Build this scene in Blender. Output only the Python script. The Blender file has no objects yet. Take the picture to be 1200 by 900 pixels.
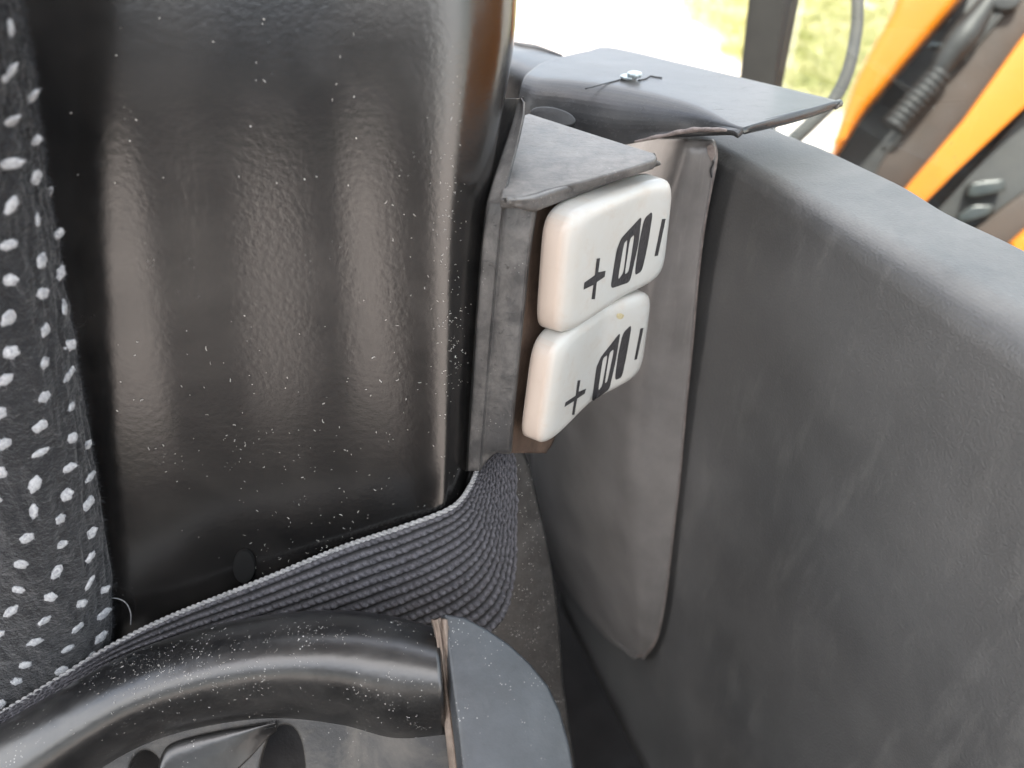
import bpy, bmesh, math, random
import numpy as np
from mathutils import Vector, Matrix
from mathutils.bvhtree import BVHTree

rng = np.random.default_rng(7)
random.seed(7)
scene = bpy.context.scene
COL = scene.collection
R = math.radians

# ------------------------------------------------------------------ camera
CAM_H = 1.9                      # metres above the ground outside the cab
PITCH = R(36.0)
F = 901.0                        # focal length in photo pixels (1200 wide)
C0 = np.array([0.0, 0.0, CAM_H])
RIGHT = np.array([1.0, 0, 0])
FWD = np.array([0, math.cos(PITCH), -math.sin(PITCH)])
UP = np.array([0, math.sin(PITCH), math.cos(PITCH)])
cam = bpy.data.cameras.new('camera')
cam.sensor_width = 36.0
cam.lens = 36.0 * F / 1200.0
cam.clip_start = 0.01
cam.clip_end = 500
cam.dof.use_dof = True
cam.dof.focus_distance = 0.30
cam.dof.aperture_fstop = 8.5
cam_o = bpy.data.objects.new('camera', cam)
COL.objects.link(cam_o)
cam_o.location = C0
cam_o.rotation_euler = (R(90) - PITCH, 0, 0)
scene.camera = cam_o

# ------------------------------------------------------------------ light
SUN_EL, SUN_AZ = R(70), R(-160)          # azimuth from +Y towards +X
world = bpy.data.worlds.new('World')
scene.world = world
world.use_nodes = True
wn = world.node_tree
wn.nodes.clear()
sky = wn.nodes.new('ShaderNodeTexSky')
sky.sky_type = 'NISHITA'
sky.sun_disc = False
sky.sun_elevation = SUN_EL
sky.sun_rotation = SUN_AZ
sky.air_density = 1.2
sky.dust_density = 3.0
bg = wn.nodes.new('ShaderNodeBackground')
bg.inputs['Strength'].default_value = 0.15
wo = wn.nodes.new('ShaderNodeOutputWorld')
wtc = wn.nodes.new('ShaderNodeTexCoord')
wno = wn.nodes.new('ShaderNodeTexNoise')
wno.inputs['Scale'].default_value = 2.6
wno.inputs['Detail'].default_value = 7
wno.inputs['Roughness'].default_value = .6
wn.links.new(wtc.outputs['Generated'], wno.inputs['Vector'])
wmr = wn.nodes.new('ShaderNodeMapRange')
wmr.inputs['From Min'].default_value = .40
wmr.inputs['From Max'].default_value = .60
wn.links.new(wno.outputs['Fac'], wmr.inputs['Value'])
wmx = wn.nodes.new('ShaderNodeMix')
wmx.data_type = 'RGBA'
wn.links.new(wmr.outputs[0], wmx.inputs[0])
wn.links.new(sky.outputs[0], wmx.inputs[6])
wmx.inputs[7].default_value = (8.2, 8.1, 7.9, 1)          # sunlit broken cloud
wn.links.new(wmx.outputs[2], bg.inputs[0])
wn.links.new(bg.outputs[0], wo.inputs[0])
sun = bpy.data.lights.new('sun', 'SUN')
sun.energy = 3.2
sun.angle = R(0.53)
sun.color = (1.0, 0.95, 0.87)
sun_o = bpy.data.objects.new('sun', sun)
COL.objects.link(sun_o)
sd = Vector((math.sin(SUN_AZ) * math.cos(SUN_EL), math.cos(SUN_AZ) * math.cos(SUN_EL), math.sin(SUN_EL)))
sun_o.rotation_euler = sd.to_track_quat('Z', 'Y').to_euler()
sun_o.location = (0, 0, 6)
scene.view_settings.view_transform = 'Standard'
scene.view_settings.look = 'None'
scene.view_settings.exposure = 1.95
scene.view_settings.gamma = 1.0
scene.render.engine = 'CYCLES'
scene.cycles.max_bounces = 8
scene.cycles.transparent_max_bounces = 12
scene.cycles.use_denoising = True
scene.cycles.sample_clamp_indirect = 6.0


# ------------------------------------------------------------------ survey helpers: from a sight line to a point on a real surface
def ray(x, y):
    return FWD + (x - 600.0) / F * RIGHT - (y - 450.0) / F * UP


def P(x, y, d):
    return C0 + d * ray(x, y)


def unit(v):
    v = np.asarray(v, float)
    return v / np.linalg.norm(v)


class Plane:
    def __init__(s, p, n):
        s.p, s.n = np.asarray(p, float), unit(n)

    def on(s, x, y, h=0.0):
        r = ray(x, y)
        t = np.dot(s.p + s.n * h - C0, s.n) / np.dot(r, s.n)
        return C0 + t * r

    def basis(s):
        a = np.cross((0, 0, 1.0), s.n)
        if np.linalg.norm(a) < 1e-3:
            a = np.array([1.0, 0, 0])
        a = unit(a)
        return a, np.cross(s.n, a)


def level(x, y, z):
    """point on the horizontal plane z metres above (below: negative) the camera"""
    r = ray(x, y)
    return C0 + r * (z / r[2])


def proj(p):
    q = np.asarray(p) - C0
    d = q @ FWD
    return 600 + F * (q @ RIGHT) / d, 450 - F * (q @ UP) / d


# ------------------------------------------------------------------ object helpers
def link(name, me, mat=None, parent=None, origin=None):
    o = bpy.data.objects.new(name, me)
    COL.objects.link(o)
    if mat is not None:
        me.materials.append(mat)
    if parent is not None:
        o.parent = parent
    return o


def mesh_obj(name, V, faces, mat=None, parent=None, smooth=True, uv=None):
    """V: world coordinates. The object's origin goes to the base of its shape; a child is put relative to its parent."""
    V = np.asarray(V, float)
    base = np.array([V[:, 0].mean(), V[:, 1].mean(), V[:, 2].min()])
    me = bpy.data.meshes.new(name)
    me.from_pydata((V - base).tolist(), [], faces if isinstance(faces, list) else faces.tolist())
    me.polygons.foreach_set('use_smooth', [smooth] * len(me.polygons))
    if uv is not None:
        lay = me.uv_layers.new(name='UVMap')
        li = np.empty(len(me.loops), np.int32)
        me.loops.foreach_get('vertex_index', li)
        lay.data.foreach_set('uv', np.asarray(uv)[li].ravel())
    me.update()
    o = link(name, me, mat, parent)
    o.location = base if parent is None else base - world_loc(parent)
    return o


def world_loc(o):
    p = np.zeros(3)
    while o is not None:
        p = p + np.array(o.location)
        o = o.parent
    return p


def thing(name, label, cat, loc, group=None):
    o = bpy.data.objects.new(name, None)
    o.empty_display_size = 0.02
    COL.objects.link(o)
    o.location = loc
    return tag(o, label, cat, group)


def tag(o, label, cat, group=None):
    o['label'] = label
    o['category'] = cat
    if group:
        o['group'] = group
    return o


def catmull(A, n, axis=0):
    A = np.moveaxis(np.asarray(A, float), axis, 0)
    k = len(A)
    t = np.linspace(0, k - 1, n)
    i = np.clip(np.floor(t).astype(int), 0, k - 2)
    f = (t - i).reshape((-1,) + (1,) * (A.ndim - 1))
    p0 = A[np.clip(i - 1, 0, k - 1)]
    p1, p2 = A[i], A[i + 1]
    p3 = A[np.clip(i + 2, 0, k - 1)]
    p0 = np.where((i == 0).reshape(f.shape), 2 * p1 - p2, p0)
    p3 = np.where((i == k - 2).reshape(f.shape), 2 * p2 - p1, p3)
    o = 0.5 * (2 * p1 + (p2 - p0) * f + (2 * p0 - 5 * p1 + 4 * p2 - p3) * f * f + (3 * p1 - p0 - 3 * p2 + p3) * f ** 3)
    return np.moveaxis(o, 0, axis)


def linear(A, n, axis=0):
    A = np.moveaxis(np.asarray(A, float), axis, 0)
    k = len(A)
    t = np.linspace(0, k - 1, n)
    i = np.clip(np.floor(t).astype(int), 0, k - 2)
    f = (t - i).reshape((-1,) + (1,) * (A.ndim - 1))
    return np.moveaxis(A[i] * (1 - f) + A[i + 1] * f, 0, axis)


def grid_normals(G):
    du = np.gradient(G, axis=1)
    dv = np.gradient(G, axis=0)
    n = np.cross(du, dv)
    n /= np.maximum(np.linalg.norm(n, axis=2, keepdims=True), 1e-12)
    m = G.shape[0] // 2, G.shape[1] // 2
    if np.dot(n[m], C0 - G[m]) < 0:
        n = -n
    return n


def grid_faces(nv, nu, off=0, flip=False):
    i = np.arange(nv - 1)[:, None] * nu + np.arange(nu - 1)[None, :] + off
    i = i.ravel()
    q = np.stack([i, i + 1, i + nu + 1, i + nu], 1)
    return q[:, ::-1] if flip else q


def sheet(name, G, thick, mat, parent=None, uv_metres=True):
    """closed shell of real thickness grown from a surface grid, away from the viewer's side"""
    nv, nu = G.shape[:2]
    N = grid_normals(G)
    B = G - N * thick
    V = np.concatenate([G.reshape(-1, 3), B.reshape(-1, 3)])
    du, dv = G[0, 1] - G[0, 0], G[1, 0] - G[0, 0]
    m = nv // 2, nu // 2
    flip = np.dot(np.cross(G[m[0], m[1] + 1] - G[m], G[m[0] + 1, m[1]] - G[m]), N[m]) < 0
    k = nv * nu
    f = [grid_faces(nv, nu, 0, flip), grid_faces(nv, nu, k, not flip)]
    loop = list(range(nu)) + [r * nu + nu - 1 for r in range(1, nv)] + [(nv - 1) * nu + c for c in range(nu - 2, -1, -1)] + \
           [r * nu for r in range(nv - 2, 0, -1)]
    loop = np.array(loop)
    nxt = np.roll(loop, -1)
    s = np.stack([loop, loop + k, nxt + k, nxt], 1)
    f.append(s[:, ::-1] if flip else s)
    f = np.concatenate(f)
    ul = np.concatenate([[0], np.cumsum(np.linalg.norm(np.diff(G[m[0]], axis=0), axis=1))])
    vl = np.concatenate([[0], np.cumsum(np.linalg.norm(np.diff(G[:, m[1]], axis=0), axis=1))])
    U = np.stack(np.meshgrid(ul, vl), -1).reshape(-1, 2)
    o = mesh_obj(name, V, f, mat, parent, True, np.concatenate([U, U]))
    return o


def patch(rows, nv, nu, h=None):
    G = catmull(catmull(np.asarray(rows, float), nv, 0), nu, 1)
    return G


def prism(name, loops, plane, thick, mat, parent=None, bevel=0.0, seg=2, h=0.0, smooth=True, raw=False):
    """solid plate: outline loops (first outer, others holes) given as sight points on a plane, thickness behind it, rounded edges"""
    a, b = plane.basis()
    cu = bpy.data.curves.new(name, 'CURVE')
    cu.dimensions = '2D'
    cu.fill_mode = 'BOTH'
    for lp in loops:
        sp = cu.splines.new('POLY')
        sp.points.add(len(lp) - 1)
        for i, q in enumerate(lp):
            p3 = np.asarray(q) if raw else plane.on(q[0], q[1], h)
            w = p3 - plane.p
            sp.points[i].co = (w @ a, w @ b, 0, 1)
        sp.use_cyclic_u = True
    cu.extrude = max(thick / 2 - bevel, 1e-5)
    cu.bevel_depth = bevel
    cu.bevel_resolution = seg
    cu.offset = -bevel
    tmp = bpy.data.objects.new('tmp', cu)
    COL.objects.link(tmp)
    dg = bpy.context.evaluated_depsgraph_get()
    me = bpy.data.meshes.new_from_object(tmp.evaluated_get(dg))
    COL.objects.unlink(tmp)
    bpy.data.objects.remove(tmp)
    v = np.empty(len(me.vertices) * 3)
    me.vertices.foreach_get('co', v)
    v = v.reshape(-1, 3)
    W = plane.p + plane.n * (h - thick / 2) + v[:, :1] * a + v[:, 1:2] * b + v[:, 2:] * plane.n
    fc = [list(p.vertices) for p in me.polygons]
    bpy.data.meshes.remove(me)
    o = mesh_obj(name, W, fc, mat, parent, smooth)
    if smooth:
        me = o.data
        bm = bmesh.new()
        bm.from_mesh(me)
        bmesh.ops.remove_doubles(bm, verts=bm.verts, dist=1e-6)
        for e in bm.edges:
            if len(e.link_faces) == 2 and e.calc_face_angle(0) > R(32):
                e.smooth = False
        bm.to_mesh(me)
        bm.free()
    return o


def smooth_loop(pts, n=60):
    p = np.asarray(pts, float)
    q = np.concatenate([p[-2:], p, p[:3]])
    k = len(p)
    s = catmull(q, (len(q) - 1) * max(2, n // k) + 1)
    st = 2 * max(2, n // k)
    return s[st:st + k * max(2, n // k)]


def tube(name, pts, rad, mat, parent=None, seg=14, n=60, caps=True, smooth_path=True):
    """swept round bar along world points; rad a number or one per point"""
    pts = np.asarray(pts, float)
    rad = np.full(len(pts), rad, float) if np.isscalar(rad) else np.asarray(rad, float)
    if smooth_path:
        A = catmull(np.concatenate([pts, rad[:, None]], 1), n)
        pts, rad = A[:, :3], A[:, 3]
    k = len(pts)
    T = np.gradient(pts, axis=0)
    T /= np.linalg.norm(T, axis=1, keepdims=True)
    ref = np.array([0, 0, 1.0]) if abs(T[0][2]) < .9 else np.array([1.0, 0, 0])
    nrm = unit(np.cross(T[0], ref))
    V = []
    for i in range(k):
        nrm = unit(nrm - T[i] * (nrm @ T[i]))
        bn = np.cross(T[i], nrm)
        an = np.linspace(0, 2 * np.pi, seg, endpoint=False)[:, None]
        V.append(pts[i] + rad[i] * (np.cos(an) * nrm + np.sin(an) * bn))
    V = np.concatenate(V)
    fs = []
    for i in range(k - 1):
        for j in range(seg):
            a, b = i * seg + j, i * seg + (j + 1) % seg
            fs.append([a, b, b + seg, a + seg])
    if caps:
        fs.append(list(range(seg))[::-1])
        fs.append([(k - 1) * seg + j for j in range(seg)])
    return mesh_obj(name, V, fs, mat, parent)


def box(name, lo, hi, mat, parent=None, bevel=0.004):
    lo, hi = np.asarray(lo, float), np.asarray(hi, float)
    bm = bmesh.new()
    bmesh.ops.create_cube(bm, size=1)
    for v in bm.verts:
        for k in range(3):
            v.co[k] = (lo[k] + hi[k]) / 2 + v.co[k] * (hi[k] - lo[k])
    if bevel:
        bmesh.ops.bevel(bm, geom=bm.edges[:], offset=bevel, segments=2, affect='EDGES', profile=.5)
    V = [v.co[:] for v in bm.verts]
    bm.verts.index_update()
    fc = [[v.index for v in f.verts] for f in bm.faces]
    bm.free()
    return mesh_obj(name, V, fc, mat, parent, False)


# ------------------------------------------------------------------ materials
class Mat:
    def __init__(s, name):
        s.m = bpy.data.materials.new(name)
        s.m.use_nodes = True
        s.t = s.m.node_tree
        s.b = s.t.nodes['Principled BSDF']
        s.tc = s.t.nodes.new('ShaderNodeTexCoord')
        s.co = s.tc.outputs['Object']

    def n(s, kind, **kw):
        nd = s.t.nodes.new(kind)
        for k, v in kw.items():
            if k in nd.inputs:
                nd.inputs[k].default_value = v
            else:
                setattr(nd, k, v)
        return nd

    def l(s, a, b):
        s.t.links.new(a, b)

    def mapped(s, scale=(1, 1, 1), rot=(0, 0, 0), src=None):
        mp = s.n('ShaderNodeMapping')
        mp.inputs['Scale'].default_value = scale
        mp.inputs['Rotation'].default_value = rot
        s.l(src or s.co, mp.inputs['Vector'])
        return mp.outputs[0]

    def noise(s, scale, detail=4, rough=.55, dist=0.0, src=None):
        nd = s.n('ShaderNodeTexNoise', Scale=scale, Detail=detail, Roughness=rough, Distortion=dist)
        s.l(src or s.co, nd.inputs['Vector'])
        return nd.outputs['Fac']

    def ramp(s, src, lo, hi, a=0.0, b=1.0):
        nd = s.n('ShaderNodeMapRange', clamp=True)
        nd.inputs['From Min'].default_value = lo
        nd.inputs['From Max'].default_value = hi
        nd.inputs['To Min'].default_value = a
        nd.inputs['To Max'].default_value = b
        s.l(src, nd.inputs['Value'])
        return nd.outputs[0]

    def math(s, op, a, b=None):
        nd = s.n('ShaderNodeMath', operation=op)
        for i, v in enumerate((a, b)):
            if v is None:
                continue
            if isinstance(v, (int, float)):
                nd.inputs[i].default_value = v
            else:
                s.l(v, nd.inputs[i])
        return nd.outputs[0]

    def mix(s, fac, a, b):
        nd = s.n('ShaderNodeMix', data_type='RGBA')
        for sock, v in ((nd.inputs[0], fac), (nd.inputs[6], a), (nd.inputs[7], b)):
            if isinstance(v, (int, float)):
                sock.default_value = v
            elif isinstance(v, tuple):
                sock.default_value = v + (1,) if len(v) == 3 else v
            else:
                s.l(v, sock)
        return nd.outputs[2]

    def color(s, c):
        if isinstance(c, tuple):
            s.b.inputs['Base Color'].default_value = c + (1,)
        else:
            s.l(c, s.b.inputs['Base Color'])

    def rough(s, r):
        if isinstance(r, (int, float)):
            s.b.inputs['Roughness'].default_value = r
        else:
            s.l(r, s.b.inputs['Roughness'])

    def bump(s, hs, strength=1.0):
        """hs: list of (socket, metres)"""
        prev = None
        for h, d in hs:
            nd = s.n('ShaderNodeBump')
            nd.inputs['Strength'].default_value = strength
            nd.inputs['Distance'].default_value = d
            s.l(h, nd.inputs['Height'])
            if prev is not None:
                s.l(prev, nd.inputs['Normal'])
            prev = nd.outputs[0]
        s.l(prev, s.b.inputs['Normal'])


def plastic(name, base, rough=.45, grain=900, grain_d=.00012, dust=(.35, .33, .3), dust_amt=.35, dust_scale=22, speck=.0, spec=.5,
            scratches=.0, streak=None, second=None, settle=0.0):
    """moulded plastic: leathery grain, dust film in patches, pale specks, fine scratches"""
    m = Mat(name)
    b2 = tuple(c * 1.5 for c in base) if second is None else second
    c = m.mix(m.ramp(m.noise(dust_scale * 1.7, 5, .6), .35, .7), base, b2)
    film = m.ramp(m.noise(dust_scale, 8, .68, .4), .42, .75)
    film = m.math('MULTIPLY', film, dust_amt)
    if streak:
        st = m.ramp(m.noise(streak[1], 6, .7, .2, m.mapped(streak[0])), .5, .78, 0, streak[2])
        film = m.math('MAXIMUM', film, st)
    if settle:                                   # dust lies on whatever faces up
        g = m.n('ShaderNodeNewGeometry')
        sx = m.n('ShaderNodeSeparateXYZ')
        m.l(g.outputs['Normal'], sx.inputs[0])
        up = m.ramp(sx.outputs[2], .55, .97, 0, settle)
        up = m.math('MULTIPLY', up, m.ramp(m.noise(dust_scale * 2.2, 8, .72, .3), .3, .66, .25, 1))
        film = m.math('MAXIMUM', film, up)
    c = m.mix(film, c, dust)
    if speck:
        v = m.n('ShaderNodeTexVoronoi', Scale=700.0)
        m.l(m.co, v.inputs['Vector'])
        sp = m.ramp(v.outputs['Distance'], .10, .22, 1, 0)
        gate = m.ramp(m.noise(90, 3), .55, .72)
        sp = m.math('MULTIPLY', m.math('MULTIPLY', sp, gate), speck)
        c = m.mix(sp, c, (.62, .6, .57))
        film = m.math('MAXIMUM', film, sp)
    m.color(c)
    m.rough(m.ramp(film, 0, 1, rough, min(.95, rough + .4)))
    m.b.inputs['Specular IOR Level'].default_value = spec
    hs = [(m.noise(grain, 2, .5), grain_d), (m.noise(dust_scale * 2, 3), .0004)]
    if scratches:
        sc = m.ramp(m.noise(60, 4, .7, 1.5, m.mapped((1, 9, 9), (.3, .5, .4))), .62, .66)
        hs.append((sc, scratches))
    m.bump(hs)
    return m.m


# ================================================================== MATERIALS
M = {}
# gloss black enamelled panel
m = Mat('gloss_black_paint')
drops = m.n('ShaderNodeTexVoronoi', Scale=55.0)
m.l(m.co, drops.inputs['Vector'])
spots = m.math('MULTIPLY', m.ramp(drops.outputs['Distance'], .16, .24, 1, 0), m.ramp(m.noise(14, 2), .55, .62))
film = m.ramp(m.noise(16, 6, .65, .5), .42, .85, .0, .3)
film = m.math('MULTIPLY', film, m.ramp(spots, 0, 1, 1, .2))
sv = m.n('ShaderNodeTexVoronoi', Scale=520.0)
m.l(m.co, sv.inputs['Vector'])
sp = m.math('MULTIPLY', m.ramp(sv.outputs['Distance'], .07, .16, 1, 0), m.ramp(m.noise(45, 4, .6), .6, .74))
m.color(m.mix(m.math('MULTIPLY', sp, .3), m.mix(film, (.006, .0058, .0058), (.05, .045, .041)), (.55, .53, .5)))
m.rough(m.ramp(film, 0, .35, .21, .32))
m.b.inputs['Specular IOR Level'].default_value = 1.0
m.bump([(m.noise(480, 2, .45), .000045), (m.noise(1500, 1), .00001)])
M['panel'] = m.m

M['console'] = plastic('console_plastic', (.066, .0655, .065), .42, 900, .0003, (.32, .31, .29), .09, 7, .08, .5,
                       streak=((2.5, 2.5, .6), 30, .2), settle=.6)
M['lid'] = plastic('lid_plastic', (.028, .029, .031), .30, 1500, .00006, (.34, .32, .29), .16, 16, .1, .5, scratches=.00006, settle=.12)
M['bracket'] = plastic('bracket_plastic', (.034, .033, .033), .40, 1100, .00007, (.42, .39, .36), .3, 60, .4, .5, scratches=.0001, settle=.55)
M['column'] = plastic('trim_plastic', (.135, .127, .122), .33, 1300, .00008, (.34, .315, .295), .25, 14, .08, .7,
                      streak=((8, 8, .8), 60, .3), settle=.5)
M['chip'] = plastic('bare_chip', (.42, .36, .22), .3, 400, .0003, (.2, .16, .1), .5, 200)
M['torn'] = plastic('torn_plastic_edge', (.16, .13, .12), .5, 500, .0004, (.5, .44, .4), .7, 120)
M['dark'] = plastic('dark_plastic', (.014, .014, .015), .5, 800, .0001, (.1, .1, .1), .3, 30)
M['cover'] = plastic('cover_plastic', (.005, .005, .0055), .30, 500, .00003, (.24, .23, .215), .12, 30, 1.0, 1.0)
M['cover_inner'] = plastic('dusty_cover_plastic', (.016, .016, .016), .45, 900, .0001, (.26, .235, .2), .45, 34, .6)
M['cap'] = plastic('grey_cap_plastic', (.028, .032, .037), .38, 1200, .00006, (.25, .26, .27), .14, 40, .7, settle=.06)
M['seam'] = plastic('tan_foam', (.13, .10, .08), .8, 900, .0004, (.32, .27, .23), .7, 90)
M['side'] = plastic('dusty_side_plastic', (.010, .010, .010), .4, 900, .0001, (.3, .29, .28), .10, 60, 1.0)
M['grime'] = plastic('brown_grime', (.07, .045, .032), .75, 500, .0003, (.18, .12, .085), .8, 70)
M['print'] = plastic('black_print', (.028, .026, .027), .5, 2000, .00001, (.1, .1, .1), .2, 300)
M['rubber'] = plastic('black_rubber', (.010, .010, .010), .5, 600, .0001, (.05, .05, .045), .3, 30)
M['post'] = plastic('weathered_black_paint', (.008, .008, .007), .6, 700, .0001, (.025, .025, .022), .4, 14, spec=.1)
M['hose'] = plastic('sunlit_rubber', (.035, .033, .03), .6, 700, .0001, (.09, .085, .075), .4, 20)  # black rubber made lighter in the colour because it hangs in sunlight
M['lens'] = plastic('grey_lamp_glass', (.015, .018, .017), .2, 900, .00003, (.05, .055, .05), .3, 40)
M['mat'] = plastic('black_rubber_mat', (.008, .008, .008), .9, 500, .0002, (.02, .02, .02), .3, 20, spec=.1)
M['steel'] = plastic('zinc_screw', (.34, .40, .42), .3, 900, .00005, (.5, .5, .48), .4, 200)
M['steel'].node_tree.nodes['Principled BSDF'].inputs['Metallic'].default_value = .6
M['rust'] = plastic('brown_steel', (.024, .014, .009), .6, 300, .0003, (.055, .035, .023), .5, 12)
M['lining'] = plastic('grey_headliner', (.16, .155, .15), .9, 300, .0003, (.2, .2, .2), .2, 10)

# white rocker plastic, yellowed and smudged
m = Mat('white_rocker_plastic')
yel = m.ramp(m.noise(70, 5, .65, .3), .35, .72)
sm = m.ramp(m.noise(110, 7, .72, .5), .52, .75, 0, .42)
g = m.n('ShaderNodeNewGeometry')
dt = m.n('ShaderNodeVectorMath', operation='DOT_PRODUCT')
m.l(g.outputs['True Normal'], dt.inputs[0])
dt.inputs[1].default_value = (-.66, -.75, 0)
wall = m.ramp(dt.outputs['Value'], .35, .95, 0, .8)      # end walls facing left and near tinted warmer
c = m.mix(m.math('MULTIPLY', yel, .5), (.48, .475, .45), (.45, .41, .355))
c = m.mix(wall, c, (.48, .38, .31))
c = m.mix(sm, c, (.42, .33, .26))
m.color(c)
m.rough(m.ramp(sm, 0, .4, .28, .5))
m.bump([(m.noise(300, 2), .00003)])
M['rocker'] = m.m

# charcoal cloth
m = Mat('charcoal_cloth')
c = m.mix(m.ramp(m.noise(420, 3, .7), .3, .7), (.003, .0033, .0042), (.013, .014, .017))
m.color(c)
m.rough(.95)
m.b.inputs['Sheen Weight'].default_value = .25
m.bump([(m.noise(650, 4, .7), .0012), (m.noise(160, 2), .0012)])
M['cloth'] = m.m
m = Mat('cloth_fuzz')
m.color(m.mix(m.ramp(m.noise(900, 1), .35, .65), (.004, .0045, .0055), (.06, .063, .07)))
m.rough(.95)
M['fuzz'] = m.m
m = Mat('white_yarn')
m.color(m.mix(m.ramp(m.noise(900, 3, .7), .3, .7), (.24, .25, .27), (.52, .53, .54)))
m.rough(.9)
m.bump([(m.noise(1800, 3), .0004)])
M['yarn'] = m.m
m = Mat('webbing_yarn')
c = m.mix(m.ramp(m.noise(700, 4, .7), .3, .75), (.032, .031, .036), (.135, .132, .147))
c = m.mix(m.ramp(m.noise(300, 6, .8), .62, .8, 0, .6), c, (.3, .3, .32))
m.color(c)
m.rough(.75)
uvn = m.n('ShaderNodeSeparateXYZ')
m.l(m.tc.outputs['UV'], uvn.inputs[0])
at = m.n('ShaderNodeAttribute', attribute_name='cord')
c = m.mix(at.outputs['Fac'], (.006, .006, .007), c)  # grooves and gaps between beads darkened in the colour like shade
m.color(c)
m.bump([(m.noise(2600, 3, .6), .0002)])
M['webbing'] = m.m
m = Mat('frayed_edge_yarn')
m.color(m.mix(m.ramp(m.noise(800, 4, .7), .3, .7), (.13, .13, .135), (.42, .42, .42)))
m.rough(.85)
m.bump([(m.noise(2400, 3, .6), .0002)])
M['cord'] = m.m
m = Mat('lint')
m.color(m.mix(m.ramp(m.noise(160, 2), .35, .65), (.30, .29, .27), (.66, .64, .6)))
m.rough(.9)
M['lint'] = m.m

# orange machine paint
m = Mat('orange_machine_paint')
m.color(m.mix(m.ramp(m.noise(9, 6, .7), .5, .8, 0, .2), (.48, .145, .001), (.4, .11, .02)))
m.rough(.32)
m.bump([(m.noise(40, 2), .0004)])
M['orange'] = m.m

# dusty cab glass
m = Mat('dusty_glass')
m.t.nodes.remove(m.b)
out = m.t.nodes['Material Output']
tr = m.n('ShaderNodeBsdfTransparent')
tr.inputs[0].default_value = (.9, .93, .92, 1)
gl = m.n('ShaderNodeBsdfGlossy')
gl.inputs['Roughness'].default_value = .02
df = m.n('ShaderNodeBsdfDiffuse')
df.inputs[0].default_value = (.5, .46, .4, 1)
fr = m.n('ShaderNodeFresnel')
fr.inputs[0].default_value = 1.45
m1 = m.n('ShaderNodeMixShader')
m.l(m.math('MULTIPLY', fr.outputs[0], .18), m1.inputs[0])
m.l(tr.outputs[0], m1.inputs[1])
m.l(gl.outputs[0], m1.inputs[2])
dirt = m.ramp(m.noise(9, 7, .75, .6), .45, .9, .002, .035)
vv = m.n('ShaderNodeTexVoronoi', Scale=160.0)
m.l(m.co, vv.inputs['Vector'])
dots = m.math('MULTIPLY', m.ramp(vv.outputs['Distance'], .08, .18, 1, 0), m.ramp(m.noise(30, 3), .56, .7, 0, .35))
m2 = m.n('ShaderNodeMixShader')
m.l(m.math('MAXIMUM', dirt, dots), m2.inputs[0])
m.l(m1.outputs[0], m2.inputs[1])
m.l(df.outputs[0], m2.inputs[2])
m.l(m2.outputs[0], out.inputs[0])
M['glass'] = m.m

m = Mat('pale_gravel')
m.color(m.mix(m.ramp(m.noise(14, 8, .7), .3, .7), (.55, .48, .43), (.68, .61, .56)))
m.rough(.95)
m.bump([(m.noise(30, 8, .8), .03)])
M['gravel'] = m.m
m = Mat('grass_soil')
m.color(m.mix(m.ramp(m.noise(3, 8, .75), .35, .68), (.34, .31, .14), (.58, .52, .36)))
m.rough(.95)
M['soil'] = m.m
m = Mat('grass_blades')
oi = m.noise(1.6, 6, .75)
m.color(m.mix(m.ramp(oi, .38, .62), (.24, .25, .07), (.5, .46, .24)))
m.rough(.8)
M['grass'] = m.m

# ================================================================== SETTING: ground outside, grass
zg = 0.0
V = [(-120, -120, zg), (120, -120, zg), (120, 120, zg), (-120, 120, zg)]
ground = mesh_obj('ground', V, [[0, 1, 2, 3]], M['gravel'], None, False)
ground['kind'] = 'structure'
# grass verge: right of a diagonal edge on the gravel
edge_px = [(760, -30), (795, 5), (830, 40), (868, 72), (900, 92), (935, 108), (985, 128), (1100, 150)]
edge = [level(x, y, -CAM_H + .004) for x, y in edge_px]
far = [level(1900, -60, -CAM_H + .004), level(2600, -110, -CAM_H + .004), level(760, -110, -CAM_H + .004)]
near = [level(1900, 230, -CAM_H + .004)]
pts = edge + near + far
me_f = [list(range(len(pts)))[::-1]]
verge = mesh_obj('grass_verge', pts, me_f, M['soil'], None, False)
verge['kind'] = 'structure'
GV, GF = [], []
k = 0
cl = []
for i in range(900):
    x = rng.uniform(770, 1050)
    y = rng.uniform(-30, 150)
    # keep right of the verge edge
    ex = np.interp(y, [q[1] for q in edge_px], [q[0] for q in edge_px])
    if x < ex + rng.uniform(-6, 20):
        continue
    cl.append(level(x, y, -CAM_H + .004))
for c in cl:
    s = rng.uniform(.05, .2)
    for j in range(int(rng.uniform(20, 60))):
        b = c + np.array([rng.normal(0, s), rng.normal(0, s), 0])
        a = rng.uniform(0, 2 * np.pi)
        w = rng.uniform(.006, .012)
        hh = rng.uniform(.03, .11)
        t = np.array([math.cos(a) * w, math.sin(a) * w, 0])
        GV += [b - t, b + t, b + np.array([rng.normal(0, .05), rng.normal(0, .05), hh])]
        GF.append([k, k + 1, k + 2])
        k += 3
grass = mesh_obj('grass', GV, GF, M['grass'], None, False)
grass['kind'] = 'stuff'

# ================================================================== reference planes inside the cab
PAN = Plane(P(320, 400, .275), (0.12, -1, 0.16))            # face of the big black panel
FACE = Plane(P(685, 330, .285), (math.cos(R(42)), -math.sin(R(42)), 0.04))    # front of the rocker switches
CON_DIR = np.array([math.sin(R(-20)), math.cos(R(-20)), 0])
CON_N = np.array([-math.cos(R(20)), -math.sin(R(20)), 0])
Z_CON, Z_LID = -.125, -.100
E1 = level(950, 240, Z_CON)
CON = Plane(E1, CON_N + np.array([0, 0, .12]))

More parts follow.
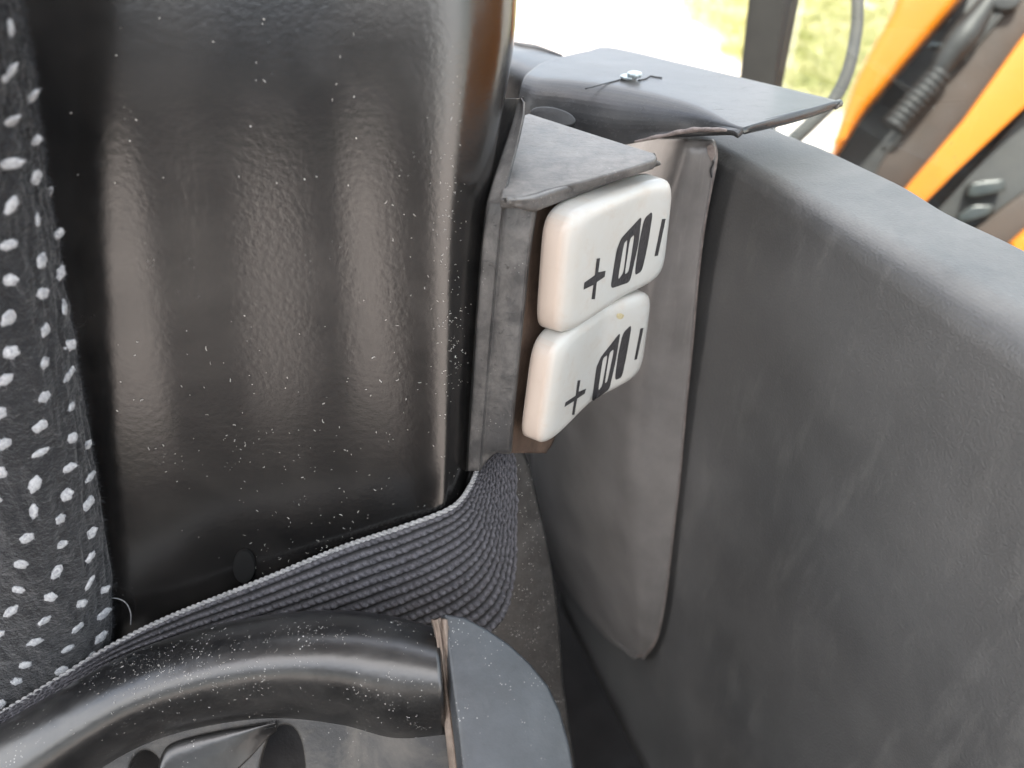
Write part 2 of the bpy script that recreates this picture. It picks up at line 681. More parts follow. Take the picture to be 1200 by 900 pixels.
# ================================================================== CAB SHELL (floor, roof, rear frame: beyond the frame, they shade and reflect)
Z0 = CAM_H
cab_floor = box('cab_floor', (-.95, -.75, Z0 - .80), (.36, .95, Z0 - .76), M['mat'], None, .005)
cab_floor['kind'] = 'structure'
cab_roof = box('cab_roof', (-.65, -.17, Z0 + .42), (.22, .28, Z0 + .46), M['lining'], None, .01)  # unseen; cut to stop the sun and let sky light in
cab_roof['kind'] = 'structure'
cab_wall = thing('cab_wall', 'rear cab frame', 'wall', (0, -.7, Z0 - .8))  # unseen rear frame; openings and posts spaced for bands reflected in the panel
for k_ in ('label', 'category'):
    del cab_wall[k_]
cab_wall['kind'] = 'structure'
WT = .05
for nm, lo, hi, mt_ in (('sill_panel', (-.95, -.72, Z0 - .76), (.34, -.68, Z0 - .60), 'dark'),
                        ('header_panel', (-.95, -.72, Z0 - .07), (.34, -.68, Z0 + .15), 'dark'),
                        ('reflection_pillar', (-.95, -.715, Z0 - .60), (-.66, -.685, Z0 - .07), 'dark'),
                        ('reflection_pillar', (-.53, -.715, Z0 - .60), (-.43, -.685, Z0 - .07), 'lining'),
                        ('reflection_pillar', (-.25, -.715, Z0 - .60), (-.05, -.685, Z0 - .07), 'lining'),
                        ('reflection_pillar', (.10, -.715, Z0 - .60), (.34, -.685, Z0 - .07), 'dark')):
    box(nm, lo, hi, M[mt_], cab_wall, .004)
box('side_light_block', (-.19, .37, Z0 - .76), (-.15, .60, Z0 + .10), M['mat'], cab_wall, .004)  # unseen dark slab added to keep light off the column's left side
gap_block = box('gap_block_wall', (-.95, .72, Z0 - .78), (.30, .76, Z0 - .34), M['mat'], None, .005)  # unseen wall added so the floor gap stays dark
gap_block['kind'] = 'structure'

# ================================================================== BLACK PANEL
panel_rows = []
for y, xl, xr, wr in ((-230, -110, 613, 100), (-70, -70, 609, 95), (0, -50, 606, 90), (60, -40, 601, 84), (170, -20, 583, 70), (290, 2, 567, 58), (420, 22, 557, 48),
                      (545, 46, 548, 40), (640, 62, 541, 38), (760, 85, 528, 40), (900, 110, 510, 44)):
    w = xr - wr - xl - 40
    cols = [(xl - 6, -.07), (xl - 2, -.022), (xl + 4, -.009), (xl + 40, .0), (xl + 40 + .25 * w, .0012), (xl + 40 + .5 * w, -.0006), (xl + 40 + .78 * w, .001),
            (xr - wr, -.0004), (xr - wr * .45, -.004), (xr - wr * .12, -.011), (xr, -.022), (xr - 4, -.05), (xr - 10, -.08)]
    panel_rows.append([PAN.on(x, y, h) for x, h in cols])
panel = thing('seat_side_panel', 'large gloss black panel sprinkled with white lint beside the fabric cushion', 'panel', PAN.on(320, 780))
panel_face = sheet('panel_face', patch(panel_rows, 110, 120), .003, M['panel'], panel)
# black disc for the shade in a panel hole, half covered by the webbing
hl = [PAN.on(286 + 13 * math.cos(a), 664 + 19 * math.sin(a), .0006) for a in np.linspace(0, 2 * np.pi, 24, endpoint=False)]
pl = prism('hole_shade', [hl], Plane(PAN.on(285, 662, .0012), PAN.n), .0022, M['mat'], panel, .0005, raw=True)

box('seat_light_block', (-.55, -.45, Z0 - .76), (.03, .20, Z0 - .40), M['mat'], panel, .02)  # unseen block added to keep light off the lower console

# ================================================================== FABRIC CUSHION
cr_ = []
edge_f = [(-240, -16, .055), (-80, 8, .050), (0, 20, .046), (60, 32, .042), (130, 42, .038), (200, 50, .034), (300, 66, .029), (430, 92, .024), (560, 112, .020), (680, 128, .018),
          (760, 128, .016), (830, 118, .015), (920, 104, .014)]
for y, xe, h in edge_f:
    cols = [(xe - 560, h + .010), (xe - 400, h + .016), (xe - 220, h + .016), (xe - 140, h + .014), (xe - 80, h + .010), (xe - 36, h + .004), (xe - 12, h - .003), (xe, h - .009),
            (xe - 2, h - .0125), (xe - 14, h - .0145)]
    cr_.append([PAN.on(x, y, q) for x, q in cols])
CG = patch(cr_, 290, 190)
CN = grid_normals(CG)


def smooth_noise(shape, cells, r):
    a = r.normal(size=(cells[0] + 2, cells[1] + 2))
    return catmull(catmull(a, shape[0], 0), shape[1], 1)


lump = .0003 * smooth_noise(CG.shape[:2], (90, 60), rng) + .0005 * smooth_noise(CG.shape[:2], (30, 20), rng)
CG = CG + CN * lump[..., None]
CN = grid_normals(CG)
cushion = thing('seat_cushion', 'charcoal cloth seat cushion with rows of white woven dots', 'cushion', PAN.on(60, 860, .03))
cover_o = sheet('cloth_cover', CG, .004, M['cloth'], cushion)


def ico(sub):
    bm = bmesh.new()
    bmesh.ops.create_icosphere(bm, subdivisions=sub, radius=1)
    v = np.array([q.co[:] for q in bm.verts])
    bm.verts.index_update()
    f = np.array([[q.index for q in p.verts] for p in bm.faces])
    bm.free()
    return v, f


IV, IF = ico(3)


def grid_at(G, fv, fu):
    v, u = np.clip(fv, 0, G.shape[0] - 1.001), np.clip(fu, 0, G.shape[1] - 1.001)
    i, j = int(v), int(u)
    a, b = v - i, u - j
    return (G[i, j] * (1 - a) * (1 - b) + G[i, j + 1] * (1 - a) * b + G[i + 1, j] * a * (1 - b) + G[i + 1, j + 1] * a * b)


# lay the woven dots out on the cloth by true distance along the surface
ulen = np.concatenate([[0], np.cumsum(np.linalg.norm(np.diff(CG[200], axis=0), axis=1))])
vlen = np.concatenate([[0], np.cumsum(np.linalg.norm(np.diff(CG[:, 90], axis=0), axis=1))])
TV, TF, off = [], [], 0
for qi in range(-40, 70):
    for qj in range(-30, 60):
        su_ = qi * .0108 - qj * .0024 + .12 + rng.normal(0, .0006)
        sv_ = qi * .0045 + qj * .0118 + .10 + rng.normal(0, .0006)
        if not (0 < su_ < ulen[-1] and 0 < sv_ < vlen[-1]):
            continue
        fv = np.interp(sv_, vlen, np.arange(len(vlen)))
        fu = np.interp(su_, ulen, np.arange(len(ulen)))
        if fu > CG.shape[1] - 3:
            continue
        p = grid_at(CG, fv, fu)
        x, y = proj(p)
        if not (-520 < x < 170 and -240 < y < 930):
            continue
        n = unit(grid_at(CN, fv, fu))
        if n @ unit(C0 - p) < .18 and x > 0:
            continue
        a = unit(np.cross(n, (0, 0, 1)))
        b = np.cross(n, a)
        an = rng.normal(.5, .3)
        a2, b2 = a * math.cos(an) + b * math.sin(an), -a * math.sin(an) + b * math.cos(an)
        sa, sb = rng.uniform(.0018, .0034), rng.uniform(.0012, .0022)
        lob = 1 + .17 * np.sin(IV[:, 0] * 5 + rng.uniform(0, 6)) * np.cos(IV[:, 1] * 4 + rng.uniform(0, 6)) + rng.normal(0, .03, len(IV))
        W = p + n * .0003 + (IV * lob[:, None])[:, :1] * a2 * sa + (IV * lob[:, None])[:, 1:2] * b2 * sb + IV[:, 2:] * n * .0006
        TV.append(W)
        TF.append(IF + off)
        off += len(IV)
tufts = mesh_obj('woven_dots', np.concatenate(TV), np.concatenate(TF), M['yarn'], cushion)
tufts['kind'] = 'stuff'
# short fuzz of the cloth
nh = 60000
fv = rng.uniform(0, CG.shape[0] - 2, nh)
fu = rng.uniform(30, CG.shape[1] - 2, nh)
i, j = fv.astype(int), fu.astype(int)
a_, b_ = (fv - i)[:, None], (fu - j)[:, None]
Pp = CG[i, j] * (1 - a_) * (1 - b_) + CG[i, j + 1] * (1 - a_) * b_ + CG[i + 1, j] * a_ * (1 - b_) + CG[i + 1, j + 1] * a_ * b_
Nn = CN[i, j]
dirn = Nn * rng.uniform(.2, .9, (nh, 1)) + rng.normal(0, .75, (nh, 3))
dirn /= np.linalg.norm(dirn, axis=1, keepdims=True)
sd_ = np.cross(dirn, rng.normal(size=(nh, 3)))
sd_ /= np.linalg.norm(sd_, axis=1, keepdims=True)
L = rng.uniform(.0008, .0026, (nh, 1))
Wd = .00007
FV = np.stack([Pp - sd_ * Wd, Pp + sd_ * Wd, Pp + dirn * L], 1).reshape(-1, 3)
# stray white filaments of the dots
WF = []
for W in TV:
    c0 = W.mean(0)
    for q in rng.integers(0, len(W), 80):
        o_ = W[q] - c0
        dd_ = unit(o_ + rng.normal(0, .0012, 3))
        sx_ = unit(np.cross(dd_, rng.normal(size=3))) * .00006
        WF += [W[q] - sx_ - dd_ * .0004, W[q] + sx_ - dd_ * .0004, W[q] + dd_ * rng.uniform(.0003, .0014)]
wf = mesh_obj('dot_filaments', WF, np.arange(len(WF)).reshape(-1, 3), M['yarn'], cushion, False)
wf['kind'] = 'stuff'
fuzz = mesh_obj('cloth_fuzz', FV, np.arange(nh * 3).reshape(-1, 3), M['fuzz'], cushion, False)
fuzz['kind'] = 'stuff'

# ================================================================== SWITCH BRACKET
bracket = thing('switch_bracket', 'scuffed grey black wedge bracket holding two white rockers against the panel', 'bracket', FACE.on(600, 530, -.03))
LIP = -.0105
# upright strip facing the seat: gap edge, fin crease, flat band, corner, then into the well behind the rockers
strip = []
d_on = lambda x, y: np.linalg.norm(FACE.on(x, y, LIP) - C0) / np.linalg.norm(ray(x, y))
for y, g, c, e in ((115, 607, 612, 0), (120, 605.5, 615, 0), (134, 602, 614.5, 0), (150, 597.5, 611, 0), (170, 591, 606.5, 0), (190, 584.5, 601, 0), (210, 578, 596, 0), (226, 573.5, 592, 0),
                   (238, 570.5, 590, 630), (250, 569, 588.5, 627.5), (300, 564, 583, 620), (400, 557, 574, 610), (480, 552, 568, 602), (528, 549, 564, 598.5), (552, 548, 562, 597)):
    up = e == 0
    de = d_on(e, y) if not up else d_on(629, 238) + (238 - y) * .00016
    yb = min(y, 532) if not up else y
    row = [P(g - 34, y, de + .034), P(g - 3, y, de + .014), P(g, y, de + .0062), P(g + 1.6, y, de + .0042), P((g + c) / 2, y, de + .0028), P(c - 2.5, y, de + .0016), P(c - 1, y, de + .0014), P(c + (.4 if up else 1.5), y, de + (.003 if up else .0028))]
    if up:
        row += [P(c + .5, y + i * .5, de + .005 + i * .0012) for i in range(7)]
    else:
        row += [P(c + 5, min(y, 545), de + .0028), P((c + e) / 2, yb, de + .0005), P(e - 6, yb, de), P(e - 2, yb, de + .0004), P(e, yb, de + .002), P(e + 1.0, yb, de + .006), P(e + 1.4, yb, de + .012)]
    strip.append(row)
sheet('front_strip', catmull(linear(np.asarray(strip), 70, 0), 70, 1), .0012, M['bracket'], bracket)
# top plate: wedge seen from above, its front rim standing proud
rim_a, rim_b = FACE.on(606, 224, LIP), FACE.on(768, 181, LIP)
zt = (rim_a[2] + rim_b[2]) / 2
TOP = Plane((0, 0, zt), (0, 0, 1))
outline = [(586, 232), (594, 190), (603, 155), (610, 136), (620, 132.5), (690, 155), (750, 174), (766, 179), (770, 183), (767, 187), (740, 196), (690, 210), (650, 220), (640, 222.5), (632, 225), (618, 229), (604, 232)]
prism('top_plate', [outline], TOP, .004, M['bracket'], bracket, .0009)
# rim below the plate's front edge
rim = []
for f in np.linspace(0, 1, 16):
    xt, yt = 594 + f * (768 - 594), np.interp(594 + f * 174, [594, 618, 630, 640, 770], [232, 229, 226, 222.5, 181.5])
    xb, yb = 590 + f * (774 - 590), np.interp(590 + f * 184, [590, 612, 627, 640, 775], [236, 246, 248, 243, 193])
    A = TOP.on(xt, yt - 2, -.0012)
    rim.append([A - FACE.n * .002, A, TOP.on(xt, yt, -.0012), FACE.on(xt, yt + 3, LIP + .001), FACE.on((xt + xb) / 2, (yt + yb) / 2 + 1, LIP + .0018 * min(1, f * 5)), FACE.on(xb, yb - 2, LIP + .0015 * min(1, f * 5)), FACE.on(xb, yb, LIP - .0005),
                FACE.on(xb, yb - 1, LIP - .006)])
sheet('front_rim', patch(rim, 44, 30), .0012, M['bracket'], bracket)
# dirty wall of the well behind the rockers
well = []
for y, a, b in ((236, 628, 690), (300, 621, 690), (400, 611, 680), (470, 604, 660), (514, 600, 650), (531, 598, 640)):
    well.append([FACE.on(a, y, -.0165), FACE.on(a + 6, y, -.018), FACE.on((a + b) / 2, y, -.0185), FACE.on(b, y, -.019)])
sheet('well_wall', patch(well, 30, 20), .002, M['grime'], bracket)

# ================================================================== ROCKER SWITCHES


def rocker(corners, depth, bend, bend_at, rnd, tilt=(0, 0, 0, 0), nr=34, na=120):
    """rounded cap: superellipse rings on a bent face, a rounded shoulder and a wall going back"""
    K = [FACE.on(x, y, h) for (x, y), h in zip(corners, tilt)]    # LT RT RB LB
    n = FACE.n
    su = np.linalg.norm(K[1] - K[0] + K[2] - K[3]) / 2
    sv = np.linalg.norm(K[3] - K[0] + K[2] - K[1]) / 2

    def face(a, b):
        u, v = (a + 1) / 2, (b + 1) / 2
        p = (1 - v) * ((1 - u) * K[0] + u * K[1]) + v * ((1 - u) * K[3] + u * K[2])
        q = np.clip((u - bend_at) / (1 - bend_at), 0, 1) if u > bend_at else np.clip((bend_at - u) / bend_at, 0, 1)
        return p - n * bend * (1 - (q * q * (3 - 2 * q)) ** .8)

    V = [face(0, 0)]
    ang = np.linspace(0, 2 * np.pi, na, endpoint=False)
    ex = 6.5
    rr = np.concatenate([np.linspace(.06, .78, 14), 1 - .22 * (1 - np.sin(np.linspace(.12, 1, 12) * np.pi / 2))])
    hh = np.concatenate([np.zeros(14), -rnd * (1 - np.cos(np.linspace(.12, 1, 12) * np.pi / 2))])
    rr = np.concatenate([rr, [1.004, 1.008, 1.012, 1.016, 1.0]])
    hh = np.concatenate([hh, [-rnd - (depth - rnd) * .25, -rnd - (depth - rnd) * .5, -rnd - (depth - rnd) * .75, -depth, -depth - .0005]])
    for r, h in zip(rr, hh):
        for t in ang:
            c, s = math.cos(t), math.sin(t)
            k = (abs(c) ** ex + abs(s) ** ex) ** (-1 / ex)
            e = min(1, r / .8)
            k = k * e + (1 - e) * 1.0
            V.append(face(c * k * min(r, 1.0), s * k * min(r, 1.0)) + n * h + (face(c * k, s * k) - face(0, 0)) * max(0, r - 1))
    fs = [[0, 1 + (j + 1) % na, 1 + j] for j in range(na)]
    for i in range(len(rr) - 1):
        for j in range(na):
            a, b = 1 + i * na + j, 1 + i * na + (j + 1) % na
            fs.append([a, b, b + na, a + na])
    fs.append([1 + (len(rr) - 1) * na + j for j in range(na)])
    return np.array(V), fs


def decal(name, loops, V, fs, mat, parent, lift=.00012):
    """flat print laid on the cap: outlines filled, cut fine and laid down along the cap's own surface"""
    bvh = BVHTree.FromPolygons([tuple(v) for v in V], fs)
    pl_ = FACE
    a, b = pl_.basis()
    bm = bmesh.new()
    for lp in loops:
        vs = []
        lp = np.asarray(lp, float)
        dense = []
        for q in range(len(lp)):
            p0, p1 = lp[q], lp[(q + 1) % len(lp)]
            for t in np.linspace(0, 1, max(2, int(np.linalg.norm(p1 - p0) / 2.5)), endpoint=False):
                dense.append(p0 + (p1 - p0) * t)
        for x, y in dense:
            w = pl_.on(x, y) - pl_.p
            vs.append(bm.verts.new((w @ a, w @ b, 0)))
        for q in range(len(vs)):
            bm.edges.new((vs[q], vs[(q + 1) % len(vs)]))
    bmesh.ops.triangle_fill(bm, edges=bm.edges[:], use_beauty=True)
    for _ in range(2):
        bmesh.ops.subdivide_edges(bm, edges=[e for e in bm.edges if e.calc_length() > .0012], cuts=1)
    bmesh.ops.triangulate(bm, faces=bm.faces[:])
    W = []
    for v in bm.verts:
        w = pl_.p + a * v.co[0] + b * v.co[1]
        d = unit(w - C0)
        hit = bvh.ray_cast(Vector(C0), Vector(d))
        p, nn = (np.array(hit[0]), np.array(hit[1])) if hit[0] is not None else (w, pl_.n)
        if nn @ d > 0:
            nn = -nn
        W.append(p + nn * lift)
    bm.verts.index_update()
    fc = [[v.index for v in f.verts] for f in bm.faces]
    bm.free()
    top = np.array(W)
    return mesh_obj(name, top, fc, mat, parent, True)


def rounded(lp, n=5, r=.28):
    lp = np.asarray(lp, float)
    out = []
    for i in range(len(lp)):
        a, b, c = lp[i - 1], lp[i], lp[(i + 1) % len(lp)]
        for t in np.linspace(0, 1, n):
            p0, p1 = b + (a - b) * r, b + (c - b) * r
            out.append((1 - t) ** 2 * p0 + 2 * t * (1 - t) * b + t * t * p1)
    return out


def z1(X, Y):      # survey of the upper symbol (nine-fold enlargement)
    return 670 + X / 9.0, 230 + Y / 9.0


def z2(X, Y):
    return 650 + X / 7.5, 370 + Y / 7.5


up_marks = {
    'plus_mark': [[z1(262, 655), z1(297, 652), z1(278, 800), z1(355, 785), z1(345, 850), z1(262, 905), z1(243, 1085), z1(206, 1085), z1(226, 935), z1(122, 985), z1(130, 910), z1(240, 832)]],
    'seat_symbol': [rounded([z1(738, 205), z1(700, 510), z1(612, 905), z1(405, 975), z1(470, 570), z1(520, 440)], 5, .16),
                    rounded([z1(588, 452), z1(545, 800), z1(482, 890), z1(548, 500)], 5, .25),
                    rounded([z1(662, 398), z1(600, 790), z1(555, 828), z1(612, 450)], 5, .25)],
    'backrest_symbol': [rounded([z1(858, 150), z1(800, 520), z1(740, 790), z1(658, 838), z1(705, 500), z1(762, 230)], 6, .3)],
    'minus_mark': [[z1(950, 240), z1(990, 236), z1(908, 625), z1(870, 632)]],
}
lo_marks = {
    'plus_mark': [[z2(200, 570), z2(225, 565), z2(208, 668), z2(275, 640), z2(262, 685), z2(196, 728), z2(172, 870), z2(150, 870), z2(168, 750), z2(84, 802), z2(94, 760), z2(182, 702)]],
    'seat_symbol': [rounded([z2(578, 140), z2(535, 400), z2(480, 645), z2(322, 762), z2(365, 450), z2(405, 360)], 5, .16),
                    rounded([z2(465, 342), z2(415, 615), z2(380, 662), z2(422, 375)], 5, .25),
                    rounded([z2(522, 290), z2(462, 575), z2(438, 598), z2(480, 325)], 5, .25)],
    'backrest_symbol': [rounded([z2(678, 72), z2(640, 300), z2(592, 540), z2(524, 570), z2(555, 340), z2(598, 150)], 6, .3)],
    'minus_mark': [[z2(752, 112), z2(780, 105), z2(722, 382), z2(698, 388)]],
}
for nm, lab, crn, args, marks in (
        ('rocker_switch', 'upper white rocker switch directly under the wedge-shaped top plate', [(668, 252), (797, 205), (783, 327), (655, 404)], (.0112, .0022, .62, .0046), up_marks),
        ('rocker_switch', 'lower white rocker switch, chipped on its upper edge, above the webbing', [(652, 402), (771, 338), (757, 440), (633, 534)], (.0108, .0045, .55, .0042), lo_marks)):
    V, fs = rocker(crn, args[0], args[1], args[2], args[3])
    t = thing(nm, lab, 'switch', (V[:, 0].mean(), V[:, 1].mean(), V[:, 2].min()), 'white seat adjustment rockers')
    cap_o = mesh_obj('rocker_cap', V, fs, M['rocker'], t)
    for mk, lp in marks.items():
        decal(mk, lp, V, fs, M['print'], t)
    if lo_marks is marks:
        decal('chip', [rounded([z2(545, -18), z2(580, -24), z2(612, -6), z2(600, 22), z2(570, 34), z2(540, 14)], 4, .3)], V, fs, M['chip'], t, .00008)

# ================================================================== WEBBING STRAP
ST = [((567, 500), (607, 497), -.020, -.034), ((561, 540), (604, 536), -.016, -.026), ((551, 568), (605, 615), -.008, -.018), ((529, 594), (601, 688), -.001, -.010), ((474, 616), (580, 737), .003, -.001),
      ((400, 641), (505, 778), .004, .006), ((300, 682), (390, 806), .006, .012), ((200, 722), (255, 826), .010, .018), ((130, 757), (155, 830), .016, .024), ((60, 801), (75, 850), .026, .034), ((-25, 852), (-18, 900), .036, .042)]
NV, NU = 150, 1250
rows = []
for a, b, ha, hb in ST:
    rows.append([PAN.on(a[0] + (b[0] - a[0]) * f, a[1] + (b[1] - a[1]) * f, ha + (hb - ha) * f + .002 * math.sin(math.pi * f)) for f in np.linspace(0, 1, 5)])
SG = catmull(catmull(np.asarray(rows), NU, 0), NV, 1)          # [along, across]
mid = SG[:, NV // 2]
al = np.concatenate([[0], np.cumsum(np.linalg.norm(np.diff(mid, axis=0), axis=1))])
idx = np.interp(np.linspace(0, al[-1], NU), al, np.arange(NU))
i0 = np.clip(idx.astype(int), 0, NU - 2)
SG = SG[i0] * (1 - (idx - i0))[:, None, None] + SG[i0 + 1] * (idx - i0)[:, None, None]
SN = grid_normals(SG)
RIBS = 15
vv_ = np.linspace(0, 1, NV)[None, :] * RIBS
uu_ = np.linspace(0, al[-1], NU)[:, None] / .0030
ri = np.floor(vv_)
jit = rng.normal(0, .12, (1, RIBS + 2))[0][np.clip(ri.astype(int), 0, RIBS + 1)]
rib = np.clip(np.abs(np.sin(np.pi * vv_)) * 1.5 - .5, 0, 1) ** .7
ph = uu_ + .5 * (ri % 2) + jit + .35 * (vv_ - ri)
bead = .55 + .45 * np.abs(np.sin(np.pi * ph)) ** 1.1
wob = 1 + .25 * smooth_noise((NU, NV), (160, 15), rng)
hgt = .0017 * rib * bead * wob
SG2 = SG + SN * hgt[..., None]
strap = thing('webbing_strap', 'dark ribbed webbing strap wrapped round the bottom corner of the gloss panel', 'strap', SG[NU // 2, NV // 2])
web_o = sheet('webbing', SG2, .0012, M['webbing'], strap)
cd_ = np.clip(rib * (.35 + .65 * bead) * 1.25, 0, 1).ravel()  # low values paint the groove shade between ribs and beads
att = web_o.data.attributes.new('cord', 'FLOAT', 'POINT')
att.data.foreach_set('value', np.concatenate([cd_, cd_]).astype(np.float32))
# pale twisted selvedge along its upper edge, two plies
eg = SG[:, 0] + SN[:, 0] * .0004
Te = np.gradient(eg, axis=0)
Te /= np.linalg.norm(Te, axis=1, keepdims=True)
Be = np.cross(Te, SN[:, 0])
ae = np.linspace(0, al[-1], NU) / .0050 * 2 * np.pi
for phs in (0, np.pi):
    pth = eg + .0005 * (np.cos(ae + phs)[:, None] * SN[:, 0] + np.sin(ae + phs)[:, None] * Be)
    tube('selvedge_cord', pth[40::2], .00062, M['cord'], strap, 7, smooth_path=False)

# ================================================================== ROUNDED COVER AT THE BOTTOM, ITS SLOTTED WEB AND GREY END CAP
cover = thing('seat_arm_cover', 'rounded black moulded cover with dust, slots and a flat grey end cap', 'cover', P(330, 960, .28))
TB = [((-120, 925), (0, 1045)), ((-40, 872), (45, 965)), ((60, 814), (115, 906)), ((130, 776), (178, 870)), ((200, 747), (250, 850)), ((290, 724), (325, 842)), ((380, 715), (400, 850)), ((450, 720), (462, 866)), ((514, 736), (522, 862))]
tr_ = []
for T, B in TB:
    T, B = np.array(T, float), np.array(B, float)
    dc, r = .292, .020
    row = []
    for f, dd in ((.10, .022), (.02, .010), (0.0, .002), (.03, -.0060), (.12, -.0125), (.26, -.0180), (.44, -.0215), (.62, -.0215), (.78, -.0175), (.91, -.0105), (.98, -.003), (1.0, .003), (.985, .012)):
        q = T + (B - T) * f
        row.append(P(q[0], q[1], dc + dd))
    tr_.append(row)
tube_o = sheet('rounded_rim', patch(tr_, 90, 70), .0025, M['cover'], cover)
WEB = Plane(P(330, 880, .290), -FWD + UP * .25)
slot1 = smooth_loop([(150, 905), (156, 888), (168, 880), (182, 886), (190, 905), (186, 940), (160, 940)], 35)
slot2 = smooth_loop([(303, 905), (312, 868), (326, 852), (341, 852), (352, 868), (357, 905), (352, 950), (308, 950)], 40)
prism('slotted_web', [[(70, 912), (150, 868), (250, 838), (330, 828), (420, 834), (524, 840), (538, 960), (535, 1010), (60, 1010)], slot1, slot2], WEB, .004, M['cover_inner'], cover, .0012)
# raised rolled ledge between the two slots
lg = []
for x, yt, yb in ((183, 915, 975), (188, 888, 965), (199, 872, 950), (228, 862, 935), (260, 855, 915), (288, 850, 890), (308, 847, 868), (322, 846, 856)):
    lg.append([WEB.on(x, yt, .0005), WEB.on(x, yt + 2, .003), WEB.on(x + 1, yt + .15 * (yb - yt), .0042), WEB.on(x + 1, yt + .35 * (yb - yt), .0036), WEB.on(x + 2, yt + .65 * (yb - yt), .0020), WEB.on(x + 3, yb, .0004)])
sheet('ledge', patch(lg, 40, 30), .0015, M['cover'], cover)
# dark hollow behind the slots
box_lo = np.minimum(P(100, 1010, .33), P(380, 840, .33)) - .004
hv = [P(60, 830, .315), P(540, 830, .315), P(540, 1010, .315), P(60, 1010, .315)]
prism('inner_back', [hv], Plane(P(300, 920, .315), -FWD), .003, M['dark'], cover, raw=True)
CAPP = Plane(P(590, 820, .270), -FWD * .86 + RIGHT * .25 + UP * .45)
cap_loop = [(521, 719), (545, 723), (572, 737), (598, 755), (622, 777), (643, 803), (657, 833), (667, 868), (673, 900), (678, 960), (680, 1010), (552, 1010), (546, 930), (536, 840), (528, 780)]
prism('end_cap', [cap_loop], CAPP, .012, M['cap'], cover, .0013, 3)['label'] = 'flat blue-grey end cap'
sm_ = []
for y, a, b in ((726, 507, 524), (745, 511, 527), (790, 516, 532), (830, 520, 537), (880, 526, 546), (940, 532, 553), (1000, 536, 556)):
    sm_.append([P(a - 2, y, .283), P(a, y, .279), P(a + (b - a) * .3, y, .2755 + .001 * rng.normal()), P(a + (b - a) * .5, y, .278), P(a + (b - a) * .7, y, .2755 + .001 * rng.normal()), P(b, y, .277), P(b + 3, y, .283)])
sheet('foam_seam', patch(sm_, 50, 26), .002, M['seam'], cover)

# ================================================================== DUSTY SIDE PLATE
SIDE = Plane(PAN.on(625, 650, -.022), unit(PAN.n + np.array([.25, 0, .1])))
prism_o = prism('dusty_plate', [[(560, 520), (600, 520), (615, 529), (622, 545), (633, 592), (643, 640), (652, 690), (657, 740), (661, 800), (668, 850), (680, 930), (690, 1010), (520, 1010), (520, 640)]], SIDE, .012, M['side'], None, .0016, 3)
tag(prism_o, 'dusty black plate between the webbing and the dark gap', 'plate')

# ================================================================== SIDE CONSOLE
cdir, cn = CON_DIR, CON_N
def con_edge(x, y):
    return level(x, y, Z_CON)
e_left = con_edge(828, 178)
run = (e_left - E1) @ cdir
far_px = [(845, 124), (900, 150), (970, 177), (1060, 220), (1125, 260), (1200, 292), (1330, 362)]
fs_ = np.array([(con_edge(*q) - E1) @ cdir for q in far_px])[::-1]
fw_ = np.array([-(con_edge(*q) - E1) @ cn for q in far_px])[::-1]
RC = .016
secs = []
for s_ in np.linspace(-.34, run - RC, 16):
    p = E1 + cdir * s_
    near = np.clip((run - s_) / .3, 0, 1)
    r = .0075 + .015 * near ** 1.1
    w = np.interp(s_, fs_, fw_)
    secs.append((p, cn, p - cn * w, r))
for s_ in np.linspace(run, run + .14, 6):
    p = E1 + cdir * s_
    secs.append((p, cn, p - cn * np.interp(s_, fs_, fw_), .0075))
G = []
for p, nn, inner, r in secs:
    sec = [inner - np.array([0, 0, .02]), inner - np.array([0, 0, .002]), inner]
    p_in = p - nn * (r + .001)
    sec += [inner * .7 + p_in * .3, inner * .35 + p_in * .65]
    for t in np.linspace(0, 90, 16):
        sec.append(p - nn * r * (1 - math.sin(R(t))) - np.array([0, 0, 1.0]) * r * (1 - math.cos(R(t))))
    for zd, out_ in ((.05, .002), (.10, .004), (.18, .006), (.27, .005), (.36, .003), (.50, .001)):
        sec.append(p + nn * out_ - np.array([0, 0, zd + r]))
    G.append(sec)
G = linear(catmull(np.asarray(G), 130, 0), 150, 1)
console = thing('side_console', 'long black grained side console under the window, filling the right side', 'console', E1 + np.array([0, 0, -.5]))
sheet('console_shell', G, .003, M['console'], console)
# lower skirt carrying on towards the dark gap
SK = Plane(E1 + np.array([0, 0, -.2]) - cn * .006, CON_N + np.array([0, 0, .03]))
q0 = E1 + cdir * (run - .05) - cn * .007
q0 = q0 - cn * .002
sk = [q0 + np.array([0, 0, -.16]), q0 + cdir * .35 + np.array([0, 0, -.16]), q0 + cdir * .35 + np.array([0, 0, -.52]), q0 + np.array([0, 0, -.52])]
prism('console_skirt', [sk], Plane(q0, cn), .006, M['console'], console, .0015, raw=True)

